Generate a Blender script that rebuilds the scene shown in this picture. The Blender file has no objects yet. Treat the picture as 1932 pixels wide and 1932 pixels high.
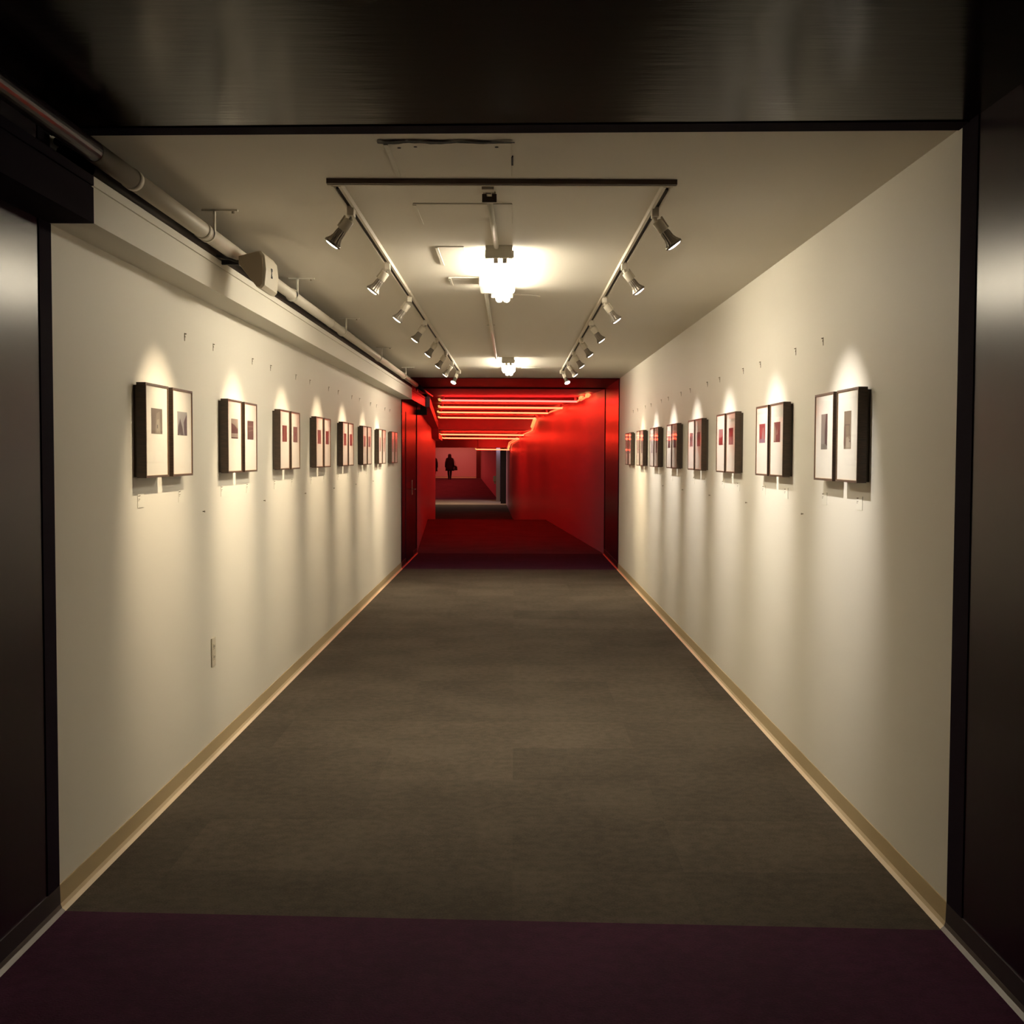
import bpy, bmesh, math, random
from mathutils import Vector, Matrix

random.seed(7)
S = bpy.context.scene
COL = S.collection
PI = math.pi

# ------------------------------------------------------------------ camera
F = 2300.0            # focal length in pixels of the 1932 px frame
EYE = 1.5
cY = Vector((4 / F, 106 / F, -1)).normalized()          # corridor axis in camera space
cZ = Vector((0.004, 1, 0)); cZ = (cZ - cY * cZ.dot(cY)).normalized()
cX = cY.cross(cZ)
RW = Matrix((cX, cY, cZ))                                # camera axes expressed in the world
cam_d = bpy.data.cameras.new('camera')
cam_d.sensor_width = 36; cam_d.lens = 36 * F / 1932
cam_d.clip_start = .05; cam_d.clip_end = 300
cam = bpy.data.objects.new('camera', cam_d); COL.objects.link(cam)
cam.matrix_world = Matrix.Translation((0, 0, EYE)) @ RW.to_4x4()
S.camera = cam

# ------------------------------------------------------------------ world, exposure
w = bpy.data.worlds.new('world'); S.world = w; w.use_nodes = True
w.node_tree.nodes['Background'].inputs[0].default_value = (.02, .012, .016, 1)
w.node_tree.nodes['Background'].inputs[1].default_value = 1.0
vs = S.view_settings
vs.view_transform = 'Standard'; vs.look = 'None'; vs.gamma = 1; vs.use_curve_mapping = False
vs.exposure = 0.0
S.cycles.use_denoising = True
S.cycles.max_bounces = 10; S.cycles.diffuse_bounces = 6; S.cycles.glossy_bounces = 4
S.cycles.sample_clamp_indirect = 6

SPOT_W = 84.0
FLUO = 54.0
NEON = 24.0

# ------------------------------------------------------------------ geometry numbers (metres)
LX, RX, H = -1.49, 1.385, 2.524       # corridor walls and ceiling
YL0, YR0 = 3.94, 3.82                 # where the near black paint ends, left and right
Y1, Y2 = 16.09, 18.68                 # the far black band

# ------------------------------------------------------------------ materials
def mat(name, col, rough=.6, metal=0, emis=None, estr=0, spec=.5, coat=0):
    m = bpy.data.materials.new(name); m.use_nodes = True
    b = m.node_tree.nodes['Principled BSDF']
    b.inputs['Base Color'].default_value = (*col, 1)
    b.inputs['Roughness'].default_value = rough
    b.inputs['Metallic'].default_value = metal
    b.inputs['Specular IOR Level'].default_value = spec
    b.inputs['Coat Weight'].default_value = coat
    if emis:
        b.inputs['Emission Color'].default_value = (*emis, 1)
        b.inputs['Emission Strength'].default_value = estr
    return m

def nodes(m): return m.node_tree.nodes, m.node_tree.links, m.node_tree.nodes['Principled BSDF']

def noisy(m, scale=(1, 1, 1), nscale=40, bump=.05, c1=None, c2=None, detail=4, lo=.35, hi=.65, dist=.01):
    n, l, b = nodes(m)
    tc = n.new('ShaderNodeTexCoord'); mp = n.new('ShaderNodeMapping'); no = n.new('ShaderNodeTexNoise')
    mp.inputs['Scale'].default_value = scale
    no.inputs['Scale'].default_value = nscale; no.inputs['Detail'].default_value = detail
    l.new(tc.outputs['Object'], mp.inputs[0]); l.new(mp.outputs[0], no.inputs['Vector'])
    if c1:
        r = n.new('ShaderNodeValToRGB')
        r.color_ramp.elements[0].position = lo; r.color_ramp.elements[1].position = hi
        r.color_ramp.elements[0].color = (*c1, 1); r.color_ramp.elements[1].color = (*c2, 1)
        l.new(no.outputs[0], r.inputs[0]); l.new(r.outputs[0], b.inputs['Base Color'])
    if bump:
        bp = n.new('ShaderNodeBump'); bp.inputs['Strength'].default_value = bump; bp.inputs['Distance'].default_value = dist
        l.new(no.outputs[0], bp.inputs['Height']); l.new(bp.outputs[0], b.inputs['Normal'])
    return m

def carpet(name, c1, c2, tile=.06):
    """loop pile: fine noise, broad wear, and faint tone steps between carpet tiles"""
    m = mat(name, c1, .95, spec=.15)
    n, l, b = nodes(m)
    tc = n.new('ShaderNodeTexCoord')
    fine = n.new('ShaderNodeTexNoise'); fine.inputs['Scale'].default_value = 130; fine.inputs['Detail'].default_value = 3
    mid = n.new('ShaderNodeTexNoise'); mid.inputs['Scale'].default_value = 22; mid.inputs['Detail'].default_value = 5
    l.new(tc.outputs['Object'], fine.inputs['Vector']); l.new(tc.outputs['Object'], mid.inputs['Vector'])
    add = n.new('ShaderNodeMath'); add.operation = 'ADD'
    l.new(fine.outputs[0], add.inputs[0]); l.new(mid.outputs[0], add.inputs[1])
    r = n.new('ShaderNodeValToRGB')
    r.color_ramp.elements[0].position = .42; r.color_ramp.elements[1].position = .58
    r.color_ramp.elements[0].color = (*c1, 1); r.color_ramp.elements[1].color = (*c2, 1)
    big = n.new('ShaderNodeTexNoise'); big.inputs['Scale'].default_value = 2.2; big.inputs['Detail'].default_value = 4
    l.new(tc.outputs['Object'], big.inputs['Vector'])
    add2 = n.new('ShaderNodeMath'); add2.operation = 'ADD'; l.new(add.outputs[0], add2.inputs[0]); l.new(big.outputs[0], add2.inputs[1])
    half = n.new('ShaderNodeMath'); half.operation = 'MULTIPLY'; half.inputs[1].default_value = .3333
    l.new(add2.outputs[0], half.inputs[0]); l.new(half.outputs[0], r.inputs[0])
    sn = n.new('ShaderNodeVectorMath'); sn.operation = 'SNAP'; sn.inputs[1].default_value = (.62, .62, 10)
    wn = n.new('ShaderNodeTexWhiteNoise'); wn.noise_dimensions = '3D'
    l.new(tc.outputs['Object'], sn.inputs[0]); l.new(sn.outputs[0], wn.inputs['Vector'])
    mr = n.new('ShaderNodeMapRange'); mr.inputs['To Min'].default_value = 1 - tile; mr.inputs['To Max'].default_value = 1 + tile
    l.new(wn.outputs['Value'], mr.inputs['Value'])
    mx = n.new('ShaderNodeVectorMath'); mx.operation = 'SCALE'
    l.new(r.outputs[0], mx.inputs[0]); l.new(mr.outputs[0], mx.inputs['Scale']); l.new(mx.outputs[0], b.inputs['Base Color'])
    bp = n.new('ShaderNodeBump'); bp.inputs['Strength'].default_value = .5; bp.inputs['Distance'].default_value = .004
    l.new(fine.outputs[0], bp.inputs['Height']); l.new(bp.outputs[0], b.inputs['Normal'])
    return m

M = {}
M['wall'] = noisy(mat('painted_plaster', (.82, .785, .70), .55, spec=.3), nscale=60, bump=.04)
M['ceil'] = noisy(mat('painted_ceiling', (.78, .73, .64), .6, spec=.3), nscale=30, bump=.05)
M['black'] = noisy(mat('black_gloss_paint', (.020, .007, .015), .27, spec=.16), nscale=14, bump=.05, dist=.004, detail=4)
M['black_ceil'] = noisy(mat('black_gloss_board', (.010, .006, .006), .17, spec=.035), scale=(1.2, 7, 1), nscale=3.2, bump=.16, dist=.004, detail=8)
M['black_satin'] = noisy(mat('black_satin_board', (.016, .009, .011), .36, spec=.22), nscale=6, bump=.2)
M['post'] = mat('dark_red_post', (.20, .06, .07), .6)
M['matte'] = mat('matte_black_trim', (.010, .005, .012), .9, spec=.05)
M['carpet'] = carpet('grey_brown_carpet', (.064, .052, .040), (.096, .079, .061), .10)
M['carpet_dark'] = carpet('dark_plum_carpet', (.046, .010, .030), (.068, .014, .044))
M['carpet_red'] = carpet('dark_carpet', (.11, .05, .075), (.16, .075, .11))
M['base'] = mat('tan_vinyl', (.52, .40, .23), .45)
M['base_toe'] = mat('pale_vinyl_toe', (.74, .60, .40), .4)
M['base_dark'] = mat('black_vinyl', (.018, .008, .014), .45)
M['base_dark_toe'] = mat('greyer_black_vinyl', (.07, .05, .045), .4)
M['redwall'] = noisy(mat('satin_painted_wall', (.70, .36, .52), .35, spec=.5), nscale=25, bump=.05)
M['redceil'] = noisy(mat('satin_painted_ceiling', (.64, .33, .48), .45), nscale=25, bump=.05)
M['frame'] = noisy(mat('dark_walnut', (.060, .036, .022), .42), scale=(1, 1, 8), nscale=30, bump=.05, c1=(.045, .028, .018), c2=(.085, .050, .030))
M['lip'] = mat('gilt_lip', (.42, .24, .10), .4)
M['backing'] = mat('backing_board', (.10, .08, .06), .8)
M['mat'] = mat('cream_mat_board', (.86, .82, .74), .8, spec=.2)
M['card'] = mat('white_card', (.84, .81, .72), .7)
M['ink'] = mat('grey_ink', (.20, .16, .12), .8)
M['metal'] = mat('dull_nickel', (.30, .26, .20), .4, .8)
M['chrome'] = mat('brushed_steel', (.55, .50, .44), .3, 1)
M['leaf'] = mat('grey_door_edge', (.30, .26, .24), .35, .2)
M['bar'] = mat('tan_push_bar', (.22, .17, .11), .5)
M['white'] = mat('cream_enamel', (.74, .70, .60), .4)
M['track'] = mat('cream_track', (.66, .60, .50), .45)
M['slot'] = mat('dark_track_slot', (.035, .025, .02), .8)
M['lampgrey'] = mat('grey_cast_aluminium', (.24, .21, .18), .4, .5)
M['lens_warm'] = mat('warm_lens', (.9, .85, .7), .3, emis=(1, .86, .62), estr=30)
M['lens_cool'] = mat('neutral_lens', (.9, .88, .85), .3, emis=(1, .93, .84), estr=30)
M['fluo'] = mat('fluorescent_glass', (.9, .9, .85), .3, emis=(1, .89, .69), estr=FLUO)
M['neon'] = mat('neon_glass', (.9, .5, .3), .2, emis=(1, .030, .0115), estr=NEON)
M['neon_pink'] = mat('pale_neon_glass', (.9, .5, .4), .2, emis=(1, .022, .017), estr=NEON * .85)
M['neon_dim'] = mat('dim_neon_glass', (.8, .3, .2), .2, emis=(1, .11, .035), estr=2.6)
M['electrode'] = mat('neon_electrode', (.7, .6, .4), .3, emis=(1, .62, .18), estr=.8)
M['pipe'] = mat('painted_pipe', (.62, .57, .48), .5)
M['bar_shade'] = mat('shaded_track_front', (.10, .065, .05), .5)  # unlit front of the cross rail, shade put into the colour
M['cable'] = mat('gap_shade_dark', (.035, .024, .020), .6)
M['pipe_black'] = mat('black_pipe', (.012, .007, .010), .3, spec=.08)
M['plastic'] = mat('ivory_plastic', (.68, .62, .50), .4)
M['cap_brown'] = mat('brown_grey_cap', (.30, .24, .17), .7)
M['dark'] = mat('dark_rubber', (.012, .010, .012), .7)
M['tan'] = carpet('pale_threshold', (.36, .30, .22), (.46, .38, .28))
M['coat'] = mat('dark_coat', (.014, .008, .014), .9)
M['skin'] = mat('skin', (.32, .18, .12), .6)
M['hair'] = mat('dark_hair', (.012, .007, .006), .6)
M['trousers'] = mat('dark_trousers', (.010, .008, .012), .9)
M['leather'] = mat('black_leather', (.010, .007, .008), .4)
# picture glazing: clear with a fresnel mirror
g = bpy.data.materials.new('picture_glazing'); g.use_nodes = True
gn, gl = g.node_tree.nodes, g.node_tree.links
for nd in list(gn): gn.remove(nd)
go = gn.new('ShaderNodeOutputMaterial'); gm = gn.new('ShaderNodeMixShader'); gt = gn.new('ShaderNodeBsdfTransparent')
gg = gn.new('ShaderNodeBsdfGlossy'); gg.inputs['Roughness'].default_value = .04; gw = gn.new('ShaderNodeLayerWeight'); gw.inputs[0].default_value = .5
gp = gn.new('ShaderNodeMath'); gp.operation = 'POWER'; gp.inputs[1].default_value = 5; gl.new(gw.outputs['Facing'], gp.inputs[0])
gf = gn.new('ShaderNodeMath'); gf.operation = 'MULTIPLY_ADD'; gf.inputs[1].default_value = .85; gf.inputs[2].default_value = .04; gl.new(gp.outputs[0], gf.inputs[0])
gl.new(gf.outputs[0], gm.inputs[0]); gl.new(gt.outputs[0], gm.inputs[1]); gl.new(gg.outputs[0], gm.inputs[2]); gl.new(gm.outputs[0], go.inputs[0])
M['glass'] = g
_cm = {}
def cmat(c):
    k = tuple(round(x, 3) for x in c)
    if k not in _cm: _cm[k] = mat('print_ink', tuple(x * .62 for x in k), .6)
    return _cm[k]

# ------------------------------------------------------------------ mesh helpers
class MB:
    def __init__(s): s.bm = bmesh.new(); s.mats = []
    def mi(s, m):
        if m not in s.mats: s.mats.append(m)
        return s.mats.index(m)
    def face(s, pts, m):
        vs_ = [s.bm.verts.new(p) for p in pts]
        f = s.bm.faces.new(vs_); f.material_index = s.mi(m); return f
    def box(s, x0, x1, y0, y1, z0, z1, m, bev=0):
        x0, x1 = sorted((x0, x1)); y0, y1 = sorted((y0, y1)); z0, z1 = sorted((z0, z1))
        r = bmesh.ops.create_cube(s.bm, size=1, matrix=Matrix.Translation(((x0+x1)/2, (y0+y1)/2, (z0+z1)/2)) @ Matrix.Diagonal((x1-x0, y1-y0, z1-z0, 1)))
        i = s.mi(m); fs = {f for v in r['verts'] for f in v.link_faces}
        for f in fs: f.material_index = i
        if bev:
            es = {e for v in r['verts'] for e in v.link_edges}
            o = bmesh.ops.bevel(s.bm, geom=list(es), offset=bev, segments=2, affect='EDGES', profile=.5)
            for f in o['faces']: f.material_index = i
        return s
    def prism(s, poly, a, b, axis, m):
        """poly of 2D points extruded along an axis from a to b"""
        def P(u, v, t):
            return {'x': (t, u, v), 'y': (u, t, v), 'z': (u, v, t)}[axis]
        n = len(poly)
        va = [s.bm.verts.new(P(u, v, a)) for u, v in poly]; vb = [s.bm.verts.new(P(u, v, b)) for u, v in poly]
        i = s.mi(m)
        fs = [s.bm.faces.new(va), s.bm.faces.new(vb[::-1])] + [s.bm.faces.new((va[k], vb[k], vb[(k+1) % n], va[(k+1) % n])) for k in range(n)]
        for f in fs: f.material_index = i
        return s
    def lathe(s, prof, m, mtx=Matrix(), seg=20, ribs=0, caps=True):
        """prof: (radius, z) list revolved round z, then placed by mtx"""
        i = s.mi(m); rings = []
        for r, z in prof:
            ring = []
            for k in range(seg):
                a = 2*PI*k/seg; rr = r * (1 - ribs * (k % 2))
                ring.append(s.bm.verts.new(mtx @ Vector((rr*math.cos(a), rr*math.sin(a), z))))
            rings.append(ring)
        for a_, b_ in zip(rings, rings[1:]):
            for k in range(seg):
                f = s.bm.faces.new((a_[k], a_[(k+1) % seg], b_[(k+1) % seg], b_[k])); f.material_index = i; f.smooth = ribs == 0
        if caps:
            for rg in (rings[0][::-1], rings[-1]):
                f = s.bm.faces.new(rg); f.material_index = i
        return s
    def tube(s, pts, r, m, seg=12):
        i = s.mi(m); pts = [Vector(p) for p in pts]; rings = []
        for k, p in enumerate(pts):
            d = ((pts[k+1]-p).normalized() if k < len(pts)-1 else Vector()) + ((p-pts[k-1]).normalized() if k else Vector())
            d.normalize(); up = Vector((0, 0, 1)) if abs(d.z) < .9 else Vector((1, 0, 0))
            a = d.cross(up).normalized(); b = d.cross(a)
            rings.append([s.bm.verts.new(p + a*r*math.cos(2*PI*j/seg) + b*r*math.sin(2*PI*j/seg)) for j in range(seg)])
        for a_, b_ in zip(rings, rings[1:]):
            for j in range(seg):
                f = s.bm.faces.new((a_[j], b_[j], b_[(j+1) % seg], a_[(j+1) % seg])); f.material_index = i; f.smooth = True
        for rg in (rings[0], rings[-1]):
            f = s.bm.faces.new(rg); f.material_index = i
        return s
    def build(s, name, parent=None, loc=None):
        bmesh.ops.recalc_face_normals(s.bm, faces=s.bm.faces[:])
        me = bpy.data.meshes.new(name); s.bm.to_mesh(me); s.bm.free()
        for m in s.mats: me.materials.append(m)
        o = bpy.data.objects.new(name, me); COL.objects.link(o)
        if parent: o.parent = parent
        if loc: o.location = loc
        return o

def tag(o, label, cat, group=None, kind=None):
    o['label'] = label; o['category'] = cat
    if group: o['group'] = group
    if kind: o['kind'] = kind
    return o
def thing(name, label, cat, loc=(0, 0, 0), rz=0, group=None):
    o = bpy.data.objects.new(name, None); COL.objects.link(o)
    o.location = loc; o.rotation_euler = (0, 0, rz); o.empty_display_size = .1
    return tag(o, label, cat, group)
def struct(name, mb, label, cat):
    return tag(mb.build(name), label, cat, kind='structure')
def copy_tree(o, parent=None):
    c = o.copy(); COL.objects.link(c)
    if parent: c.parent = parent
    for ch in [x for x in bpy.data.objects if x.parent == o]: copy_tree(ch, c)
    return c

# ================================================================== STRUCTURE
T = .12
# near black zone: floor, walls, ceiling (paint line runs slightly skew)
def quad_slab(mb, pts, z0, z1, m):
    mb.prism([(p[0], p[1]) for p in pts], z0, z1, 'z', m)
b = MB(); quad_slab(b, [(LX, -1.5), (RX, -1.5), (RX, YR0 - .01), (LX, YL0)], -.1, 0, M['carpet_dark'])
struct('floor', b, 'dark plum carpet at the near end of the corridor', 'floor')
b = MB(); quad_slab(b, [(LX, YL0), (RX, YR0 - .01), (RX, Y1), (LX, Y1)], -.1, 0, M['carpet'])
struct('floor', b, 'long grey-brown carpet between the white gallery walls', 'floor')
b = MB(); quad_slab(b, [(LX, Y1), (RX, Y1), (RX, Y2), (LX, Y2)], -.1, 0, M['carpet_dark'])
struct('floor', b, 'dark plum carpet inside the far black band', 'floor')
b = MB(); b.box(LX - T, LX, -1.5, YL0, -.1, H, M['black']); b.box(LX, LX + .0035, YL0 - .10, YL0, 0, H, M['matte'])
struct('wall_left', b, 'glossy black painted wall at left edge of the view', 'wall')
b = MB(); b.box(RX, RX + T, -1.5, YR0, -.1, H, M['black']); b.box(RX - .0035, RX, YR0 - .13, YR0, 0, H, M['matte'])
struct('wall_right', b, 'glossy black painted wall at right edge of the view', 'wall')
b = MB(); b.box(LX - T, LX, YL0, Y1, -.1, H, M['wall'])
struct('wall_left', b, 'long white gallery wall on the left, hung with framed pairs', 'wall')
b = MB(); b.box(RX, RX + T, YR0, Y1, -.1, H, M['wall'])
struct('wall_right', b, 'long white gallery wall on the right, hung with framed pairs', 'wall')
b = MB(); quad_slab(b, [(LX - T, -1.5), (RX + T, -1.5), (RX + T, 3.87), (LX - T, 3.97)], H, H + .1, M['black_ceil'])
quad_slab(b, [(LX, 3.88), (RX, 3.76), (RX, 3.86), (LX, 3.965)], H - .0035, H, M['matte'])
struct('ceiling', b, 'glossy black painted ceiling board above the near end', 'ceiling')
b = MB(); quad_slab(b, [(LX - T, 3.97), (RX + T, 3.87), (RX + T, Y1), (LX - T, Y1)], H, H + .1, M['ceil'])
struct('ceiling', b, 'long cream ceiling over the gallery corridor', 'ceiling')
b = MB(); b.box(LX - T, LX, -1.62, -1.5, -.1, H, M['black']); b.box(LX, RX + T, -1.62, -1.5, -.1, H, M['black'])
struct('wall_back', b, 'black wall closing the corridor behind the camera', 'wall')
# far black band
b = MB(); b.box(LX - T, LX, Y1, Y2, -.1, H, M['black'])
b.box(LX, LX + .004, Y1, Y1 + .10, 0, H, M['matte']); b.box(LX, LX + .004, Y2 - .14, Y2, 0, H, M['matte'])
struct('wall_left', b, 'black gloss wall of the far band, left, glowing red', 'wall')
b = MB(); b.box(RX, RX + T, Y1, Y2, -.1, H, M['black'])
b.box(RX - .004, RX, Y1, Y1 + .10, 0, H, M['matte']); b.box(RX - .004, RX, Y2 - .14, Y2, 0, H, M['matte'])
struct('wall_right', b, 'black gloss wall of the far band, right, glowing red', 'wall')
b = MB(); b.box(LX - T, RX + T, Y1, Y2, H, H + .1, M['black_satin'])
b.box(LX, RX, Y1, Y1 + .06, H - .004, H, M['matte']); b.box(LX, RX, Y2 - .3, Y2, H - .004, H, M['matte'])
struct('ceiling', b, 'black gloss ceiling of the far band, lit red', 'ceiling')

# baseboards: cove profile, tall tan band and a paler toe
def cove(x, s, y0, y1, ma, mt, h=.085):
    b = MB()
    b.prism([(x, .024), (x + s*.006, .024), (x + s*.004, h), (x, h)], y0, y1, 'y', ma)
    b.prism([(x, 0), (x + s*.022, 0), (x + s*.010, .010), (x + s*.006, .024), (x, .024)], y0, y1, 'y', mt)
    return b
struct('baseboard_left', cove(LX, 1, YL0, Y1, M['base'], M['base_toe']), 'tan cove baseboard along the left gallery wall', 'baseboard')
struct('baseboard_right', cove(RX, -1, YR0, Y1, M['base'], M['base_toe']), 'tan cove baseboard along the right gallery wall', 'baseboard')
struct('baseboard_left', cove(LX, 1, -1.5, YL0, M['base_dark'], M['base_dark_toe']), 'black baseboard at lower left, nearest the camera', 'baseboard')
struct('baseboard_right', cove(RX, -1, -1.5, YR0, M['base_dark'], M['base_dark_toe']), 'black baseboard at lower right, nearest the camera', 'baseboard')
struct('baseboard_left', cove(LX, 1, Y1, Y2, M['base_dark'], M['base_dark_toe']), 'black baseboard in the far band, left side', 'baseboard')
struct('baseboard_right', cove(RX, -1, Y1, Y2, M['base_dark'], M['base_dark_toe']), 'black baseboard in the far band, right side', 'baseboard')

# ---- red section: turns slightly left, crests, ramps down, then a low lintel, then a far room
def wallrun(pts, t, z0, z1, m):
    """pts: plan polyline; t: thickness offset to the outside (sign gives side)"""
    b = MB(); n = len(pts)
    for (xa, ya), (xb, yb) in zip(pts, pts[1:]):
        dx, dy = xb - xa, yb - ya; L = math.hypot(dx, dy); nx, ny = dy / L * t, -dx / L * t
        b.prism([(xa, ya), (xb, yb), (xb + nx, yb + ny), (xa + nx, ya + ny)], z0, z1, 'z', m)
    return b
BR = [(RX, Y2), (.749, 28.7), (.749 - .077 * 4.3, 33.0), (-.05, 39.0), (-.33, 51.0)]
BL = [(LX, Y2), (-2.03, 28.7), (-2.32, 36.0), (-4.4, 36.0), (-4.4, 43.0), (-7.6, 43.2)]
struct('wall_right', wallrun(BR, .15, -.55, 2.6, M['redwall']), 'right wall of the red-lit passage, bending left', 'wall')
struct('wall_left', wallrun(BL, -.15, -.55, 2.6, M['redwall']), 'left wall of the red-lit passage', 'wall')
b = MB()
b.face([(LX, Y2, 0), (RX, Y2, 0), (.749, 28.7, 0), (-2.03, 28.7, 0)], M['carpet_red'])
b.face([(-2.03, 28.7, 0), (.749, 28.7, 0), (.42, 33, -.5), (-2.2, 33, -.5)], M['carpet_red'])
struct('floor', b, 'dark carpet of the red-lit passage up to its crest', 'floor')
b = MB(); b.face([(-2.2, 33, -.5), (.42, 33, -.5), (-.05, 39, -.5), (-.2, 49.8, -.5), (-7.6, 49.8, -.5), (-7.6, 36, -.5), (-2.32, 36, -.5)], M['carpet'])
struct('floor', b, 'lower grey carpet past the crest of the passage', 'floor')
def zf(y): return -.5 if y < 51 else -.5 + .0129 * (y - 51)
b = MB(); b.face([(-7.6, 49.8, -.5), (-.2, 49.8, -.5), (-.33, 51, -.5), (-.5, 54.2, zf(54.2)), (-7.6, 54.2, zf(54.2))], M['tan'])
struct('floor', b, 'pale strip of floor across the far doorway', 'floor')
b = MB(); b.face([(-8.5, 54.2, zf(54.2)), (-.5, 54.2, zf(54.2)), (-2.3, 85, zf(85)), (-8.5, 85, zf(85))], M['carpet_red'])
struct('floor', b, 'dark carpet of the far room where a person walks', 'floor')
b = MB(); b.face([(-8.5, 85, zf(85)), (-2.2, 85, zf(85)), (-2.2, 88.2, zf(88.2)), (-8.5, 88.2, zf(88.2))], M['tan'])
struct('floor', b, 'pale strip of floor along the far back wall', 'floor')
b = MB()
b.box(-3, 2, Y2, 32, H, H + .1, M['redceil'])
struct('ceiling', b, 'ceiling of the red-lit passage above the neon', 'ceiling')
b = MB(); b.box(-8, 1.5, 32.0, 32.15, 2.18, 2.7, M['redceil']); b.box(-8, 1.5, 32.15, 43, 2.18, 2.28, M['redceil'])
struct('ceiling', b, 'lowered ceiling past the step in the passage', 'ceiling')
b = MB(); b.box(-8, .2, 43, 43.3, 1.78, 2.4, M['redceil'])
struct('trim_1', b, 'low lintel spanning the passage above the far opening', 'lintel')
b = MB(); b.box(-9, 2, 43.3, 90, 2.35, 2.45, M['redceil'])
struct('ceiling', b, 'ceiling of the far room', 'ceiling')
b = MB(); b.box(-9, 2, 88.2, 88.4, -.1, 2.5, M['redwall'])
struct('wall_far', b, 'far back wall behind the walking person', 'wall')
struct('wall_right', wallrun([(-.72, 54.6), (-2.33, 85.0), (-2.2, 88.2)], .15, -.55, 2.45, M['redwall']), 'right wall of the far room', 'wall')
b = MB(); b.prism([(-2.62, 84.6), (-2.30, 84.6), (-2.30, 84.9), (-2.62, 84.9)], -.1, 2.4, 'z', M['post'])
struct('trim_2', b, 'dark post at the right end of the far room', 'post')
struct('wall_left', MB().box(-8.65, -8.5, 43.3, 88.2, -.6, 2.5, M['redwall']), 'left wall of the far room', 'wall')
# door frame at the end of the passage: black jamb, then a steel lit edge with a push plate
b = MB(); b.box(-.556, -.30, 51.0, 51.35, -.55, 2.3, M['dark'])
d2 = struct('door_2', b, 'black door jamb at the end of the red passage', 'door')
b = MB(); b.box(-.77, -.60, 52.6, 54.55, -.5, 2.3, M['leaf'])
b.build('door_leaf', d2)
b = MB(); b.box(-.90, -.77, 52.9, 53.1, .38, .62, M['bar'], .01); b.box(-.86, -.80, 52.95, 53.05, .28, .4, M['bar'])
b.build('push_handle', d2)

# ---- unseen area lights added beyond the neon to light far room and doorway
def area(name, loc, size, sy, watts, col, rot=(0, 0, 0)):
    l = bpy.data.lights.new(name, 'AREA'); l.spread = math.radians(170); l.shape = 'RECTANGLE'; l.size = size; l.size_y = sy; l.energy = watts; l.color = col
    o = bpy.data.objects.new(name, l); COL.objects.link(o); o.location = loc; o.rotation_euler = rot
    return o
area('far_room_red_light', (-4.2, 84.5, 2.3), 3, .5, 70, (1, .22, .10), (math.radians(48), 0, 0))
area('far_room_fill_light', (-4.2, 69, 2.3), 2.5, 27, 240, (1, .09, .07))  # added to brighten the far floor evenly
area('far_room_light', (-4.4, 87.2, 2.3), 3, .3, 5, (1, .7, .45))
area('doorway_light', (-2.6, 50.0, 2.3), 2.2, 2.0, 50, (1, .72, .5))
area('door_streak_fill', (-.69, 52.40, 2.2), .10, .10, 9, (.86, .68, 1), (math.radians(8), 0, 0))  # added to draw a bright streak down the door leaf

# ================================================================== CABLE RACEWAY, PIPE, SPEAKER
RWX, RZ0, RZ1 = -1.345, 2.236, 2.385
rw = thing('wall_raceway', 'white box raceway running under the ceiling along the left wall', 'raceway', (0, 0, 0))
def racewayseg(y0, y1, m, ml):
    b = MB(); b.box(LX, RWX, y0, y1, RZ0, RZ1 - .036, m); b.box(LX, RWX - .006, y0, y1, RZ1 - .036, RZ1 - .030, m)
    b.box(LX, RWX + .001, y0, y1, RZ1 - .030, RZ1, m)
    return b
racewayseg(3.93, Y1 - .03, M['wall'], 0).build('raceway_body', rw)
o = racewayseg(-1.5, 3.93, M['matte'], 0).build('raceway_end', rw); o['label'] = 'black painted near end'
o = racewayseg(Y1 - .03, Y2, M['black'], 0).build('raceway_end', rw); o['label'] = 'black painted far end'
# red-section duct following the left wall and dropping with the ceiling
b = MB()
dp = [((LX, Y2), 2.24, 2.40), ((-2.03, 28.7), 2.24, 2.40), ((-2.18, 31.9), 2.22, 2.38), ((-2.20, 32.4), 1.95, 2.10), ((-2.32, 36.0), 1.93, 2.08)]
for (pa, a0, a1), (pb, b0, b1) in zip(dp, dp[1:]):
    v = [(pa[0], pa[1], a0), (pa[0] + .2, pa[1], a0), (pa[0] + .2, pa[1], a1), (pa[0], pa[1], a1)]
    u = [(pb[0], pb[1], b0), (pb[0] + .2, pb[1], b0), (pb[0] + .2, pb[1], b1), (pb[0], pb[1], b1)]
    for k in range(4): b.face([v[k], v[(k+1) % 4], u[(k+1) % 4], u[k]], M['redceil'])
    b.face(v, M['redceil']); b.face(u, M['redceil'])
tag(b.build('wall_duct'), 'box duct following the left wall of the red passage', 'duct')
b = MB(); b.box(-1.44, -1.34, 18.70, 18.76, 2.16, 2.44, M['dark']); b.box(-1.56, -1.34, 18.70, 18.80, 2.12, 2.20, M['dark'])  # flat second box stands for the shadow along the wall edge
tag(b.build('bracket_and_shade'), 'black bracket, with a bar for the shadow, below the pipe end at the red passage', 'bracket')

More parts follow.
